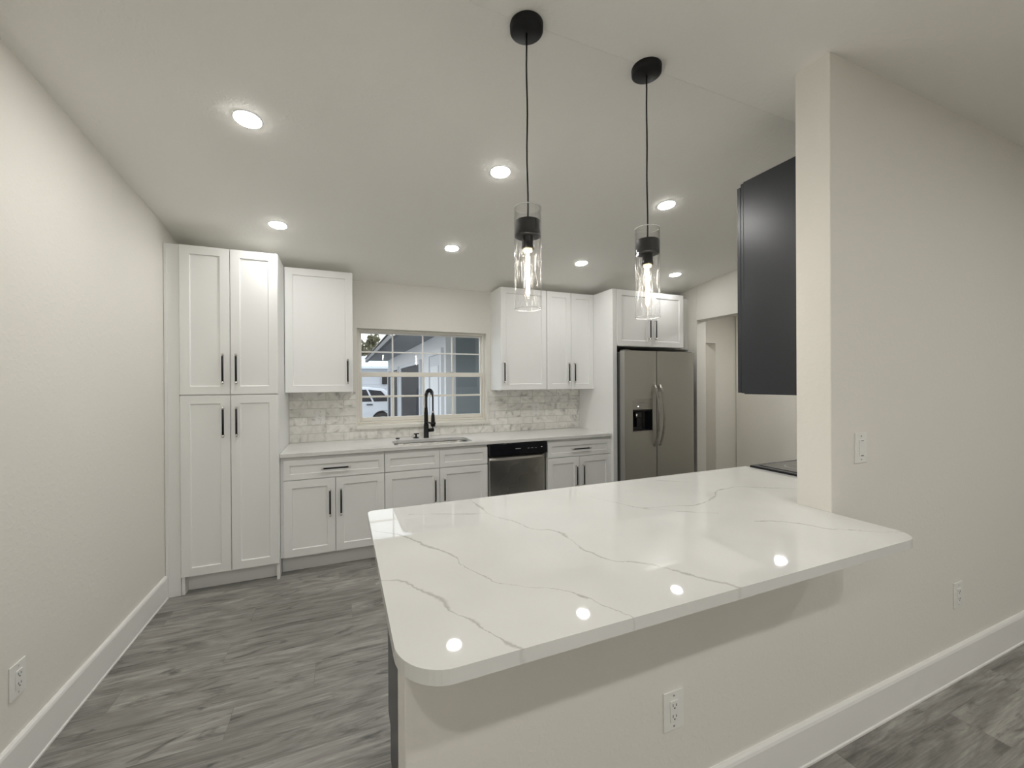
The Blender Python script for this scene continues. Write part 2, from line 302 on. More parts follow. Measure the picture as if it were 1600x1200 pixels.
# ------------------------------------------------------------ mesh helpers
class MB:
    def __init__(s): s.v = []; s.f = []; s.mi = []; s.sm = []
    def add(s, vs_, fs, mi=0, smooth=False):
        b = len(s.v); s.v += [tuple(p) for p in vs_]; s.f += [tuple(i+b for i in f) for f in fs]; s.mi += [mi]*len(fs); s.sm += [smooth]*len(fs); return s
    def box(s, x0, x1, y0, y1, z0, z1, mi=0):
        x0, x1 = sorted((x0, x1)); y0, y1 = sorted((y0, y1)); z0, z1 = sorted((z0, z1))
        return s.add([(x0,y0,z0),(x1,y0,z0),(x1,y1,z0),(x0,y1,z0),(x0,y0,z1),(x1,y0,z1),(x1,y1,z1),(x0,y1,z1)],
              [(0,3,2,1),(4,5,6,7),(0,1,5,4),(1,2,6,5),(2,3,7,6),(3,0,4,7)], mi)
    def tube(s, pts, r, n=12, mi=0, caps=True):
        pts = [Vector(p) for p in pts]; rr = r if isinstance(r, (list, tuple)) else [r]*len(pts)
        vs_ = []; ref = None
        for i, p in enumerate(pts):
            d = (pts[min(i+1, len(pts)-1)]-pts[max(i-1, 0)]).normalized()
            if ref is None: ref = Vector((0, 0, 1)) if abs(d.z) < .9 else Vector((1, 0, 0))
            a = ref - d*ref.dot(d)
            if a.length < 1e-5: a = Vector((1, 0, 0)) - d*d.x
            a.normalize(); ref = a; b = d.cross(a)
            for k in range(n):
                t = 2*PI*k/n; vs_.append(p+(a*math.cos(t)+b*math.sin(t))*rr[i])
        fs = []
        for i in range(len(pts)-1):
            for k in range(n):
                k2 = (k+1) % n; fs.append((i*n+k, i*n+k2, (i+1)*n+k2, (i+1)*n+k))
        s.add(vs_, fs, mi, True)
        if caps:
            b0 = len(s.v)-len(vs_)
            s.f += [tuple(b0+k for k in reversed(range(n))), tuple(b0+(len(pts)-1)*n+k for k in range(n))]; s.mi += [mi]*2; s.sm += [False]*2
        return s
    def lathe(s, prof, c=(0, 0, 0), n=32, mi=0, closed=False, smooth=True):
        vs_ = []; fs = []
        for r, z in prof:
            for k in range(n): t = 2*PI*k/n; vs_.append((c[0]+r*math.cos(t), c[1]+r*math.sin(t), c[2]+z))
        m = len(prof)
        for i in range(m if closed else m-1):
            j = (i+1) % m
            for k in range(n): k2 = (k+1) % n; fs.append((i*n+k, i*n+k2, j*n+k2, j*n+k))
        s.add(vs_, fs, mi, smooth); return s
    def prism(s, poly, z0, z1, mi=0, holes=()):
        # extruded polygon (with holes) between z0 and z1
        bm = bmesh.new(); edges = []
        for loop in [poly]+list(holes):
            vv = [bm.verts.new((p[0], p[1], 0)) for p in loop]
            for i in range(len(vv)): edges.append(bm.edges.new((vv[i], vv[(i+1) % len(vv)])))
        bmesh.ops.triangle_fill(bm, use_beauty=True, use_dissolve=False, edges=edges)
        bm.verts.index_update(); bm.verts.ensure_lookup_table()
        tris = []
        for f in bm.faces:
            ids = [v.index for v in f.verts]
            if f.normal.z < 0: ids.reverse()
            tris.append(ids)
        co = [v.co.copy() for v in bm.verts]; n = len(co)
        lo = [(c.x, c.y, z0) for c in co]; hi = [(c.x, c.y, z1) for c in co]
        fs = [tuple(i+n for i in t) for t in tris]+[tuple(reversed(t)) for t in tris]
        start = 0
        for loop in [poly]+list(holes):
            m = len(loop)
            for i in range(m):
                a, b_ = start+i, start+(i+1) % m
                fs.append((a, b_, b_+n, a+n))
            start += m
        bm.free(); s.add(lo+hi, fs, mi); return s
    def build(s, name, mats, parent=None, bevel=0, seg=2, recalc=True):
        me = bpy.data.meshes.new(name); org = Vector((0, 0, 0))
        me.from_pydata([Vector(p)-org for p in s.v], [], s.f)
        mats = mats if isinstance(mats, (list, tuple)) else [mats]
        for m in mats: me.materials.append(m)
        for p, mi, sm in zip(me.polygons, s.mi, s.sm): p.material_index = mi; p.use_smooth = sm
        if recalc:
            bm = bmesh.new(); bm.from_mesh(me); bmesh.ops.recalc_face_normals(bm, faces=bm.faces[:]); bm.to_mesh(me); bm.free()
        me.update()
        o = bpy.data.objects.new(name, me); C.objects.link(o)
        if parent is not None: o.parent = parent
        if bevel:
            b = o.modifiers.new('bevel', 'BEVEL'); b.width = bevel; b.segments = seg; b.limit_method = 'ANGLE'; b.angle_limit = math.radians(40)
        return o

def thing(name, loc, label, cat, group=None, rz=0):
    o = bpy.data.objects.new(name, None); C.objects.link(o); o.location = loc; o.rotation_euler = (0, 0, rz)
    o.empty_display_size = .1; o['label'] = label; o['category'] = cat
    if group: o['group'] = group
    return o
def tag(o, label, cat, group=None):
    o['label'] = label; o['category'] = cat
    if group: o['group'] = group
    return o
def recenter(o):
    # put a single-mesh thing's origin at its base
    me = o.data; xs = [v.co for v in me.vertices]
    c = Vector(((min(p.x for p in xs)+max(p.x for p in xs))/2, (min(p.y for p in xs)+max(p.y for p in xs))/2, min(p.z for p in xs)))
    me.transform(Matrix.Translation(-c)); o.location = c; return o
def struct(o): o['kind'] = 'structure'; return o
def copy_tree(o, parent=None):
    c = o.copy(); C.objects.link(c); c.parent = parent
    for ch in list(o.children): copy_tree(ch, c)
    return c
def rrect(x0, x1, y0, y1, r, n=8):
    # r = (bl, br, tr, tl), counter-clockwise
    if not isinstance(r, (list, tuple)): r = (r,)*4
    pts = []
    for (cx, cy, a0, rr) in ((x0+r[0], y0+r[0], PI, r[0]), (x1-r[1], y0+r[1], 1.5*PI, r[1]), (x1-r[2], y1-r[2], 0, r[2]), (x0+r[3], y1-r[3], .5*PI, r[3])):
        if rr < 1e-4: pts.append((cx, cy)); continue
        for k in range(n+1): t = a0+.5*PI*k/n; pts.append((cx+rr*math.cos(t), cy+rr*math.sin(t)))
    return pts

# ------------------------------------------------------------ dimensions
FZ = .012                     # floor
XL, YW, XR = -1.118, 4.110, 3.724
QY0, QY1, QX = 1.005, 1.140, 1.794
ZC = .9406; ZCB = ZC-.030     # worktop top and underside
CZ = 2.773                    # flat ceiling
def ceil_z(y):
    P = [(-9, CZ), (1.345, CZ), (3.40, 2.5675), (4.3, 2.41)]
    for (a, za), (b, zb) in zip(P, P[1:]):
        if y <= b: return za+(zb-za)*(y-a)/(b-a)
    return P[-1][1]

# ------------------------------------------------------------ room shell
struct(MB().box(-1.3, 7.2, -4.3, 6.0, -.12, FZ).build('floor', FLOOR))
# ceiling with a crease and a thin taped seam at y = 1.345
cb_ = MB(); prof = [(-4.3, CZ), (1.343, CZ), (1.345, CZ+.0015), (1.347, CZ-.0004), (3.25, ceil_z(3.25)), (3.33, ceil_z(3.33)-.001), (3.40, ceil_z(3.4)-.004), (3.5, ceil_z(3.5)-.001), (3.7, ceil_z(3.7)), (4.26, ceil_z(4.26))]
n = len(prof)
vv = [(x, y, z) for x in (-1.26, 7.16) for y, z in prof]+[(x, y, 3.0) for x in (-1.26, 7.16) for y in (-4.3, 4.26)]
ff = [(i, i+1, n+i+1, n+i) for i in range(n-1)]
T = 2*n
ff += [(T, T+1, T+3, T+2), (0, n, T+2, T), (n-1, T+1, T+3, 2*n-1), tuple(range(n))+(T+1, T), tuple(range(n, 2*n))+(T+3, T+2)]
struct(cb_.add(vv, ff).build('ceiling', CEIL))
struct(MB().box(XL-.14, XL, -4.3, YW, 0, 2.9).build('wall_left', WALL))
struct(MB().box(XL, 7.16, -4.3, -4.16, 0, 2.9).build('wall_front', WALL))
struct(MB().box(7.02, 7.16, -4.16, 5.4, 0, 2.9).build('wall_east', WALL))
# back wall with window and hall doorway
WX0, WX1, WZ0, WZ1 = .132, 1.420, 1.050, 1.995
HX0, HX1, HZ = 3.95, 4.765, 2.00
b = MB(); t0, t1 = YW, YW+.15
b.box(XL-.14, WX0, t0, t1, 0, 2.9).box(WX1, HX0, t0, t1, 0, 2.9).box(WX0, WX1, t0, t1, 0, WZ0).box(WX0, WX1, t0, t1, WZ1, 2.9)
b.box(HX0, HX1, t0, t1, HZ, 2.9).box(HX1, 7.02, t0, t1, 0, 2.9)
struct(b.build('wall_back', WALL))
# kitchen right wall with wide opening
b = MB(); b.box(XR, XR+.14, 3.463, YW, 0, 2.75).box(XR, XR+.14, 2.15, 3.463, 2.165, 2.75).box(XR, XR+.14, QY1, 2.15, 0, 2.75)
struct(b.build('wall_right', WALL, bevel=.004))
# half wall and full wall beside the peninsula
pl_ = [(.134, 0), (7.02, 0), (7.02, 2.9), (QX, 2.9), (QX, ZCB), (.134, ZCB)]; n = len(pl_)
struct(MB().add([(x, QY0, z) for x, z in pl_]+[(x, QY1, z) for x, z in pl_], [tuple(range(n)), tuple(reversed(range(n, 2*n)))]+[(i, (i+1) % n, n+(i+1) % n, n+i) for i in range(n)]).build('wall_dining', WALL, bevel=.004, seg=3))
# hall beyond
struct(MB().box(5.15, 5.29, QY1+.002, 4.10, 0, 2.75).build('wall_hall', WALL))
struct(MB().box(3.7, 5.6, 5.25, 5.39, 0, 2.5).build('wall_passage', WALL))
struct(MB().box(3.56, 3.70, 4.27, 5.25, 0, 2.5).build('wall_passage', WALL))
struct(MB().box(5.46, 5.6, 4.27, 5.25, 0, 2.5).build('wall_passage', WALL))
struct(MB().box(3.5, 5.7, 4.262, 5.5, 2.42, 2.5).build('ceiling_passage', CEIL))
struct(MB().box(3.87, 5.145, 1.145, 4.105, 2.40, 2.44).build('ceiling_hall', CEIL))

def baseboard(name, pts, h=.158, t=.016):
    # pts: two points along wall and outward normal
    (x0, y0), (x1, y1), (nx, ny) = pts
    prof = [(0, 0), (t+.004, 0), (t+.004, .008), (t, .012), (t, h-.016), (t-.003, h-.006), (t-.008, h), (0, h)]
    m = len(prof); vs_ = []
    for (x, y) in ((x0, y0), (x1, y1)):
        for a, z in prof: vs_.append((x+nx*a, y+ny*a, FZ+z))
    fs = [(i, (i+1) % m, m+(i+1) % m, m+i) for i in range(m)]+[tuple(range(m)), tuple(range(m, 2*m))]
    return struct(MB().add(vs_, fs).build(name, TRIM))
baseboard('baseboard_left', ((XL, -4.16), (XL, 3.452), (1, 0)))
baseboard('baseboard_dining', ((.134, QY0), (7.02, QY0), (0, -1)))
baseboard('baseboard_front', ((XL+.02, -4.16), (7.0, -4.16), (0, 1)))
baseboard('baseboard_hall', ((HX1, YW), (5.15, YW), (0, -1)))

# ------------------------------------------------------------ window
def build_window():
    y0 = YW+.065
    fr = MB(); fw = .022
    X0, X1, Z0, Z1 = WX0+.001, WX1-.001, WZ0+.03, WZ1-.001
    fr.box(X0, X0+fw, y0, y0+.07, Z0, Z1).box(X1-fw, X1, y0, y0+.07, Z0, Z1).box(X0+fw, X1-fw, y0, y0+.07, Z1-fw, Z1).box(X0+fw, X1-fw, y0, y0+.07, Z0, Z0+.02)
    root = struct(fr.build('window_1', SASH, bevel=.003))
    bars = (.467, .768, 1.075)
    # upper sash (further out)
    ax0, ax1 = X0+fw+.001, X1-fw-.001
    up = MB(); ya, yb = y0+.042, y0+.064
    up.box(ax0, ax0+.018, ya, yb, 1.535, Z1-fw-.001).box(ax1-.018, ax1, ya, yb, 1.535, Z1-fw-.001).box(ax0+.018, ax1-.018, ya, yb, Z1-fw-.016, Z1-fw-.001).box(ax0+.018, ax1-.018, ya, yb, 1.535, 1.560)
    for x in bars: up.box(x-.007, x+.007, ya+.004, yb-.004, 1.56, Z1-fw-.014)
    up.box(ax0+.018, ax1-.018, ya+.005, yb-.005, 1.771, 1.785)
    u = up.build('upper_sash', TRIM, root, bevel=.002)
    MB().box(ax0+.01, ax1-.01, ya+.010, ya+.013, 1.55, Z1-fw-.01).build('glass_pane', GLASS_W, u)
    lo = MB(); ya, yb = y0+.006, y0+.036
    lx0, lx1 = ax0, ax1
    lo.box(lx0, lx0+.020, ya, yb, 1.102, 1.578).box(lx1-.020, lx1, ya, yb, 1.102, 1.578).box(lx0+.02, lx1-.02, ya, yb, 1.534, 1.578).box(lx0+.02, lx1-.02, ya, yb, 1.102, 1.140)
    for x in bars: lo.box(x-.0095, x+.0095, ya+.004, yb-.004, 1.14, 1.534)
    lo.box(lx0+.02, lx1-.02, ya+.005, yb-.005, 1.331, 1.350)
    l = lo.build('lower_sash', SASH, root, bevel=.002)
    MB().box(lx0+.01, lx1-.01, ya+.013, ya+.016, 1.12, 1.56).build('glass_pane', GLASS_W, l)
    for x in (.50, 1.06): MB().box(x-.025, x+.025, ya+.002, ya+.026, 1.5785, 1.586).build('sash_lock', CHROME, l, bevel=.002)
    s = MB(); s.prism(rrect(WX0-.016, WX1+.018, YW-.028, YW-.0005, .003), 1.037, 1.0665)
    s.box(WX0+.001, WX1-.001, YW-.001, y0+.07, 1.0505, 1.0665).box(WX0+.001, WX1-.001, y0-.03, y0+.07, 1.0665, WZ0+.0295)
    s.build('window_sill', SILLM, root, bevel=.003)
build_window()

# ------------------------------------------------------------ cabinet builder
def handle_mb(cx, cy, cz, length, vertical, silver):
    """bar pull whose posts stand on the plane y = cy (outwards is -y)"""
    m = MB(); so = .030; r = .0066; h = length/2
    def P(a, d): return (cx, cy-d, cz+a) if vertical else (cx+a, cy-d, cz)
    cap = .018
    m.tube([P(-h+cap, so), P(h-cap, so)], r, 12, 0)
    for sgn in (-1, 1):
        m.tube([P(sgn*(h-cap), so), P(sgn*h, so)], r*1.12, 12, 1 if silver else 0)
        m.tube([P(sgn*(h-cap*.6), -.0003), P(sgn*(h-cap*.6), so)], .0045, 10, 1)
    return m
def shaker(mb, x0, x1, z0, z1, yf, th=.019, fw=.057, dep=.009):
    """one door or drawer front: front plane yf, thickness th, recessed centre"""
    yb, yr = yf+th, yf+dep; s = .003
    a = [(x0, z0), (x1, z0), (x1, z1), (x0, z1)]; i = [(x0+fw, z0+fw), (x1-fw, z0+fw), (x1-fw, z1-fw), (x0+fw, z1-fw)]
    j = [(x0+fw+s, z0+fw+s), (x1-fw-s, z0+fw+s), (x1-fw-s, z1-fw-s), (x0+fw+s, z1-fw-s)]
    vs_ = [(p[0], yf, p[1]) for p in a]+[(p[0], yf, p[1]) for p in i]+[(p[0], yr, p[1]) for p in j]+[(p[0], yb, p[1]) for p in a]
    fs = []
    for k in range(4):
        k2 = (k+1) % 4
        fs += [(k, k2, 4+k2, 4+k), (4+k, 4+k2, 8+k2, 8+k), (k, 12+k, 12+k2, k2)]
    fs += [(8, 9, 10, 11), (12, 15, 14, 13)]
    mb.add(vs_, fs); return mb
DT = .020   # front thickness incl. gap
def cabinet(name, x, y, z, wdt, h, dep, fronts, mat, label, cat='cabinet', group=None, rz=0, base=False, frame=0, hollow=False, toe=.125, silver=True, toe_side=False, bevel=.0012):
    """front plane of the doors at local y=0; fronts: (kind, x0,x1,z0,z1, handle) local; handle None|(cx,cz,len,vertical)"""
    t = thing(name, (x, y, z), label, cat, group, rz)
    b = MB(); z0 = toe if base else 0
    if hollow:
        b.box(0, .018, DT, dep, z0, h).box(wdt-.018, wdt, DT, dep, z0, h).box(.018, wdt-.018, dep-.012, dep, z0, h)
        b.box(.018, wdt-.018, DT, dep-.012, z0, z0+.018).box(.018, wdt-.018, DT, DT+.012, z0+.018, h)
    else: b.box(0, wdt, DT+frame, dep, z0, h)
    if frame: MB().box(.002, wdt-.002, DT, DT+frame-.0012, z0+.004, h-.004).build('face_frame', mat, t, bevel=bevel)
    b.build('body', mat, t, bevel=bevel)
    if base:
        k = MB(); k.box(.001, wdt-.001, DT+.07, dep-.002, 0, toe-.0005)
        if toe_side: k.box(wdt-.018, wdt, DT, dep, 0, toe-.0005).box(0, .018, DT, dep, 0, toe-.0005)
        k.build('toe_kick', mat, t)
    for kind, fx0, fx1, fz0, fz1, hd in fronts:
        d = shaker(MB(), fx0, fx1, fz0, fz1, 0, fw=.057 if kind == 'door' else .042).build(kind, mat, t, bevel=.0012)
        if hd:
            hm = handle_mb(hd[0], 0, hd[1], hd[2], hd[3], silver).build('handle', [BLACK, CHROME], d)
            hm['label'] = 'black bar handle with silver ends'
    return t
def door_pair(w_, z0, z1, hz, split=None, inset=.040, g=.0023, x0=0.0, L=.215, e=.002):
    s = split if split is not None else (x0+w_)/2
    return [('door', x0+e, s-g, z0, z1, (s-inset, hz, L, True)), ('door', s+g, w_-e, z0, z1, (s+inset, hz, L, True))]

# pantry
px0 = -1.0303; pw = .5918; py = 3.4496
t = cabinet('pantry_cabinet', px0, py, FZ, pw, 2.432-FZ, YW-py-.001,
    door_pair(pw, .128, 1.3885-FZ, 1.2010-FZ, split=.294)+door_pair(pw, 1.3965-FZ, 2.430-FZ, 1.576-FZ, split=.294), CABW,
    'tall white pantry cabinet with four shaker doors in the left corner', base=True, toe=.122, toe_side=True)
fl = MB(); fl.box(XL+.002-px0, -.003, .016, .034, 0, 2.432-FZ).box(XL+.002-px0, XL+.018-px0, .008, .0155, 0, 2.432-FZ)
fl.build('filler_strip', CABW, t, bevel=.001)

# upper cabinets on the back wall
UY, UZ0, UZ1 = 3.7997, 1.393, 2.432; uh = UZ1-UZ0; ud = YW-UY-.001
ux = -.4365
t = cabinet('wall_cabinet', ux, UY, UZ0, .5235, uh, ud, [('door', .004, .5215, .004, uh-.002, (.481, .180, .213, True))], CABW,
    'white single-door wall cabinet left of the window beside the pantry')
t = cabinet('wall_cabinet', 1.4677, UY, UZ0, .5145, uh, ud, [('door', .002, .5125, .004, uh-.002, (.030, .181, .213, True))], CABW,
    'white single-door wall cabinet directly right of the window')
t = cabinet('wall_cabinet', 1.9845, UY, UZ0, .5805, uh, ud, door_pair(.5805, .004, uh-.002, .181, split=.2925, inset=.036), CABW,
    'white two-door wall cabinet against the tall fridge side panel')
FCY = 3.4584
t = cabinet('wall_cabinet', 2.6205, FCY, 1.842, .902, 2.432-1.842, YW-FCY-.001, door_pair(.902, .004, .588, .186, split=.453, inset=.039), CABW,
    'white two-door cabinet mounted above the refrigerator')
MB().box(.903, 3.7235-2.6205, .142, .160, 0, .590).box(.985, 3.7235-2.6205, .134, .1415, 0, .590).build('filler_strip', CABW, t, bevel=.001)

# fridge side panel
t = thing('refrigerator_side_panel', (2.5925, FCY, FZ), 'tall white floor-to-top panel on the left side of the refrigerator', 'panel')
MB().box(-.0265, -.0015, .0, YW-FCY-.001, 0, 2.432-FZ).build('panel', CABW, t, bevel=.001)
MB().box(-.001, .0275, .004, .023, 0, 2.432-FZ).build('edge_stile', CABW, t, bevel=.001)

# base cabinets
BY = 3.500; BZT = .8845-FZ; bd = YW-BY-.001; TO = .136
def base_cab(x0, x1, fronts, label, hollow=False):
    return cabinet('base_cabinet', x0, BY, FZ, x1-x0, ZCB-.001-FZ, bd, fronts, CABW, label, base=True, hollow=hollow, toe=TO-.004)
def bfr(w_, drawers, hz, ds=None, x0=0.0, split=None):
    zt, zm1, zm0 = BZT, .735-FZ, .7275-FZ; out = []
    if drawers == 1: out.append(('drawer_front', x0+.002, w_-.002, zm1, zt, ((x0+w_)/2, (zm1+zt)/2, .215, False)))
    else:
        s = split if split else w_/2
        out += [('drawer_front', x0+.002, s-.0015, zm1, zt, None), ('drawer_front', s+.0015, w_-.002, zm1, zt, None)]
    return out+door_pair(w_, TO, zm0, hz, split=split, x0=x0)
bz = .541-FZ
base_cab(-.4365, .3175, bfr(.754, 1, bz, x0=.020, split=.383), 'white base cabinet with one wide drawer next to the pantry')
base_cab(.3190, 1.2160, bfr(.897, 2, bz, split=.456), 'white sink base cabinet with two plain false drawer fronts', hollow=True)
base_cab(1.8290, 2.5645, bfr(.7355, 1, bz, split=.358), 'white base cabinet with drawer between dishwasher and fridge panel')

# dishwasher
DX0, DX1 = 1.2180, 1.8270; dw = DX1-DX0
t = thing('dishwasher', (DX0, 3.478, FZ), 'stainless steel dishwasher with black control strip under the worktop', 'dishwasher')
MB().box(.004, dw-.004, .055, .58, .10, ZCB-.002-FZ).build('tub_body', GAPB, t)
MB().box(.006, dw-.006, .09, .11, 0, .098).build('toe_plate', BLACK, t)
# bulging stainless front
dm = MB(); nx, nz = 24, 12; vs_ = []; fs = []
for j in range(nz+1):
    z = .112+(.800-FZ-.112)*j/nz
    for i in range(nx+1):
        u = i/nx; x = .010+(dw-.020)*u; e = 1-abs(2*u-1)**4; vz = j/nz
        yy = .052-.030*e*(1-.75*vz**3) - .004
        vs_.append((x, yy, z))
for j in range(nz):
    for i in range(nx): a = j*(nx+1)+i; fs.append((a, a+1, a+nx+2, a+nx+1))
dm.add(vs_, fs, 0, True)
o = len(dm.v); bot = [(.010, .054, .112), (dw-.010, .054, .112), (dw-.010, .054, .800-FZ), (.010, .054, .800-FZ)]
dm.v += bot; dm.f += [(o, o+3, o+2, o+1), tuple([o, o+1]+list(reversed(range(0, nx+1)))), tuple([o+3, o+2]+[nz*(nx+1)+i for i in range(nx, -1, -1)]),
  tuple([o, o+3]+[j*(nx+1) for j in range(nz, -1, -1)]), tuple([o+1, o+2]+[j*(nx+1)+nx for j in range(nz, -1, -1)])]
dm.mi += [0]*5; dm.sm += [False]*5
dm.build('door', STEEL_D, t, recalc=True)
cp = MB(); cp.prism([(p[0], p[1]) for p in rrect(.004, dw-.004, .004, .0545, (.018, .018, 0, 0))], .803-FZ, .903-FZ)
pnl = cp.build('control_panel', BLKG, t, bevel=.005, seg=3)
def text_obj(name, s, size, loc, mat, parent, rot=(PI/2, 0, 0), depth=.0004):
    cu = bpy.data.curves.new(name, 'FONT'); cu.body = s; cu.size = size; cu.extrude = depth; cu.align_x = 'CENTER'; cu.align_y = 'CENTER'
    tmp = bpy.data.objects.new(name+'_tmp', cu); C.objects.link(tmp)
    dg = bpy.context.evaluated_depsgraph_get(); me = bpy.data.meshes.new_from_object(tmp.evaluated_get(dg))
    C.objects.unlink(tmp); bpy.data.objects.remove(tmp); bpy.data.curves.remove(cu)
    me.materials.clear(); me.materials.append(mat)
    o = bpy.data.objects.new(name, me); C.objects.link(o); o.parent = parent; o.location = loc; o.rotation_euler = rot
    return o
MARK = plain('printed_mark', (.62, .62, .62), .5)
text_obj('brand_lettering', 'FRIGIDAIRE', .0105, (.292, .0036, .853-FZ), MARK, pnl)
for x in (.40, .438, .476): MB().box(x-.010, x+.010, .0032, .0039, .851-FZ, .8525-FZ).build('button_mark', MARK, pnl)
MB().box(.530, .546, .0032, .0038, .854-FZ, .860-FZ).build('button_label', MARK, pnl)

# worktops
SX0, SX1, SY0, SY1 = .412, 1.098, 3.545, 3.885
b = MB(); b.prism([(-.4360, 3.4812), (2.5650, 3.4812), (2.5650, YW-.0005), (-.4360, YW-.0005)], ZCB, ZC, holes=[list(reversed(rrect(SX0, SX1, SY0, SY1, .07)))])
o = recenter(b.build('worktop', QUARTZ, bevel=.002)); tag(o, 'white quartz worktop along the back wall with sink cut-out', 'countertop')
b = MB(); poly = [(p[0], p[1]) for p in rrect(.092, 1.800, .7305, 1.7725, (.105, .075, 0, .030), 12)]
# L-shaped behind the full wall: cut at the wall, carry on to the range
poly = []
for k in range(13): a = PI+.5*PI*k/12; poly.append((.092+.10+.10*math.cos(a), .7305+.112+.112*math.sin(a)))
for k in range(13): a = 1.5*PI+.5*PI*k/12; poly.append((1.792-.075+.075*math.cos(a), .7305+.075+.075*math.sin(a)))
poly += [(1.792, QY0-.0005), (1.7935, QY0), (1.7935, QY1+.0006), (2.306, QY1+.0006), (2.306, 1.7725)]
for k in range(9): a = .5*PI+.5*PI*k/8; poly.append((.092+.028+.028*math.cos(a), 1.7725-.028+.028*math.sin(a)))
b.prism(poly, ZCB+.0004, ZC+.0004)
o = recenter(b.build('peninsula_worktop', QUARTZ, bevel=.0025, seg=3)); tag(o, 'large white quartz peninsula top with grey veins and rounded corners', 'countertop')

# backsplash
b = MB(); yb0, yb1 = YW-.008, YW-.0006
b.box(-.4360, WX0-.0175, yb0, yb1, ZC+.0004, UZ0-.0006).box(WX1+.0195, 2.5650, yb0, yb1, ZC+.0004, UZ0-.0006).box(WX0-.0174, WX1+.0194, yb0, yb1, ZC+.0004, 1.0362)
tag(recenter(b.build('tile_backsplash', TILE)), 'white and grey marble subway tile backsplash behind the sink', 'backsplash')

# sink
t = thing('sink', ((SX0+SX1)/2, (SY0+SY1)/2, ZCB-.001-.20), 'undermounted stainless steel sink basin below the window', 'sink')
def ring(x0, x1, y0, y1, r, z): return [(p[0]-(SX0+SX1)/2, p[1]-(SY0+SY1)/2, z) for p in rrect(x0, x1, y0, y1, r)]
rs = [ring(SX0-.010, SX1+.010, SY0-.010, SY1+.010, .08, .2), ring(SX0-.004, SX1+.004, SY0-.004, SY1+.004, .074, .2), ring(SX0, SX1, SY0, SY1, .07, .190), ring(SX0+.006, SX1-.006, SY0+.006, SY1-.006, .066, .03),
      ring(SX0+.03, SX1-.03, SY0+.03, SY1-.03, .05, .002), ring(SX0+.25, SX1-.25, SY0+.10, SY1-.10, .03, .0)]
m = len(rs[0]); vs_ = sum(rs, []); fs = []
for i in range(len(rs)-1):
    for k in range(m): k2 = (k+1) % m; fs.append((i*m+k, i*m+k2, (i+1)*m+k2, (i+1)*m+k))
fs.append(tuple((len(rs)-1)*m+k for k in range(m)))
sb = MB().add(vs_, fs, 0, True).build('basin', STEEL_S, t, recalc=True)
MB().lathe([(0, .002), (.03, .002), (.042, .004), (.045, .001)], (0, .02, .0), 24).build('drain', CHROME, sb)

# faucet
t = thing('faucet', (.748, 3.962, ZC+.0003), 'matte black spring-neck kitchen faucet behind the sink', 'faucet', rz=math.radians(14))
MB().lathe([(0, 0), (.027, 0), (.027, .004), (.024, .007), (.024, .125), (.022, .130), (0, .130)], n=28).build('base', BLACK, t)
neck = [(0, 0, .13), (0, 0, .30), (0, 0, .375)]
R_ = .075; top = .385
arc = [(0, -R_+R_*math.cos(a), top+R_*math.sin(a)) for a in [PI*k/16 for k in range(17)]]
end = [(0, -2*R_, top-.05), (0, -2*R_, top-.17)]
MB().tube([(0, 0, .13), (0, 0, .14), (0, 0, .24), (0, 0, .29)], [.0215, .0195, .0195, .014], 20).build('riser', BLACK, t)
hs = MB().tube([(0, 0, .285), (0, 0, .375)]+arc+end, .0075, 12).build('hose', BLACK, t)
# spring coil round the neck and arch
path = [Vector((0, 0, .245+.14*k/20)) for k in range(20)]+[Vector(p) for p in arc[:14]]
L_ = [0]
for a_, b_ in zip(path, path[1:]): L_.append(L_[-1]+(b_-a_).length)
def at(s):
    for i in range(len(L_)-1):
        if s <= L_[i+1]: u = (s-L_[i])/(L_[i+1]-L_[i]); return path[i].lerp(path[i+1], u), (path[i+1]-path[i]).normalized()
    return path[-1], (path[-1]-path[-2]).normalized()
coil = []; turns = 26; NN = turns*12
for k in range(NN+1):
    s_ = L_[-1]*k/NN; p, d = at(s_); a_ = Vector((1, 0, 0)); b_ = d.cross(a_); th = 2*PI*turns*k/NN
    coil.append(p+(a_*math.cos(th)+b_*math.sin(th))*.0155)
MB().tube(coil, .0030, 6).build('spring', BLACK, t)
sh = MB(); sh.lathe([(0, 0), (.019, 0), (.021, .01), (.019, .05), (.016, .10), (.012, .125), (0, .125)], (0, -2*R_, top-.265), 20)
sp = sh.build('spray_head', BLACK, t)
MB().lathe([(.0125, .0), (.0128, .002), (.0128, .012), (.0125, .014)], (0, -2*R_, top-.135), 18).build('collar', CHROME, sp)
br = MB(); br.tube([(0, -.018, .150), (0, -.06, .150), (0, -2*R_+.02, .150)], .008, 10); br.lathe([(.021, 0), (.026, 0), (.026, .02), (.021, .02)], (0, -2*R_, .140), 20, closed=True)
br.build('docking_arm', BLACK, t)
lv = MB(); lv.tube([(.018, 0, .070), (.075, -.004, .070)], .017, 18); lv.tube([(.066, -.004, .075), (.070, -.006, .165)], .0055, 10)
lv.build('lever', BLACK, t)

t = thing('soap_dispenser', (.655, 3.985, ZC+.0003), 'small black soap dispenser pump left of the faucet', 'soap dispenser')
MB().lathe([(0, 0), (.028, 0), (.028, .004), (.012, .010), (.009, .012), (.009, .034), (0, .034)], n=24).build('base', BLACK, t)
MB().tube([(-.022, 0, .038), (.028, 0, .040)], .006, 10).build('spout', BLACK, t)
tag(recenter(MB().lathe([(0, 0), (.019, 0), (.019, .004), (.016, .008), (.006, .008), (.005, .0105), (0, .0105)], (.482, 3.985, ZC+.0003), 24).build('air_switch_button', BLACK)), 'flat round black button on the worktop behind the sink', 'button')

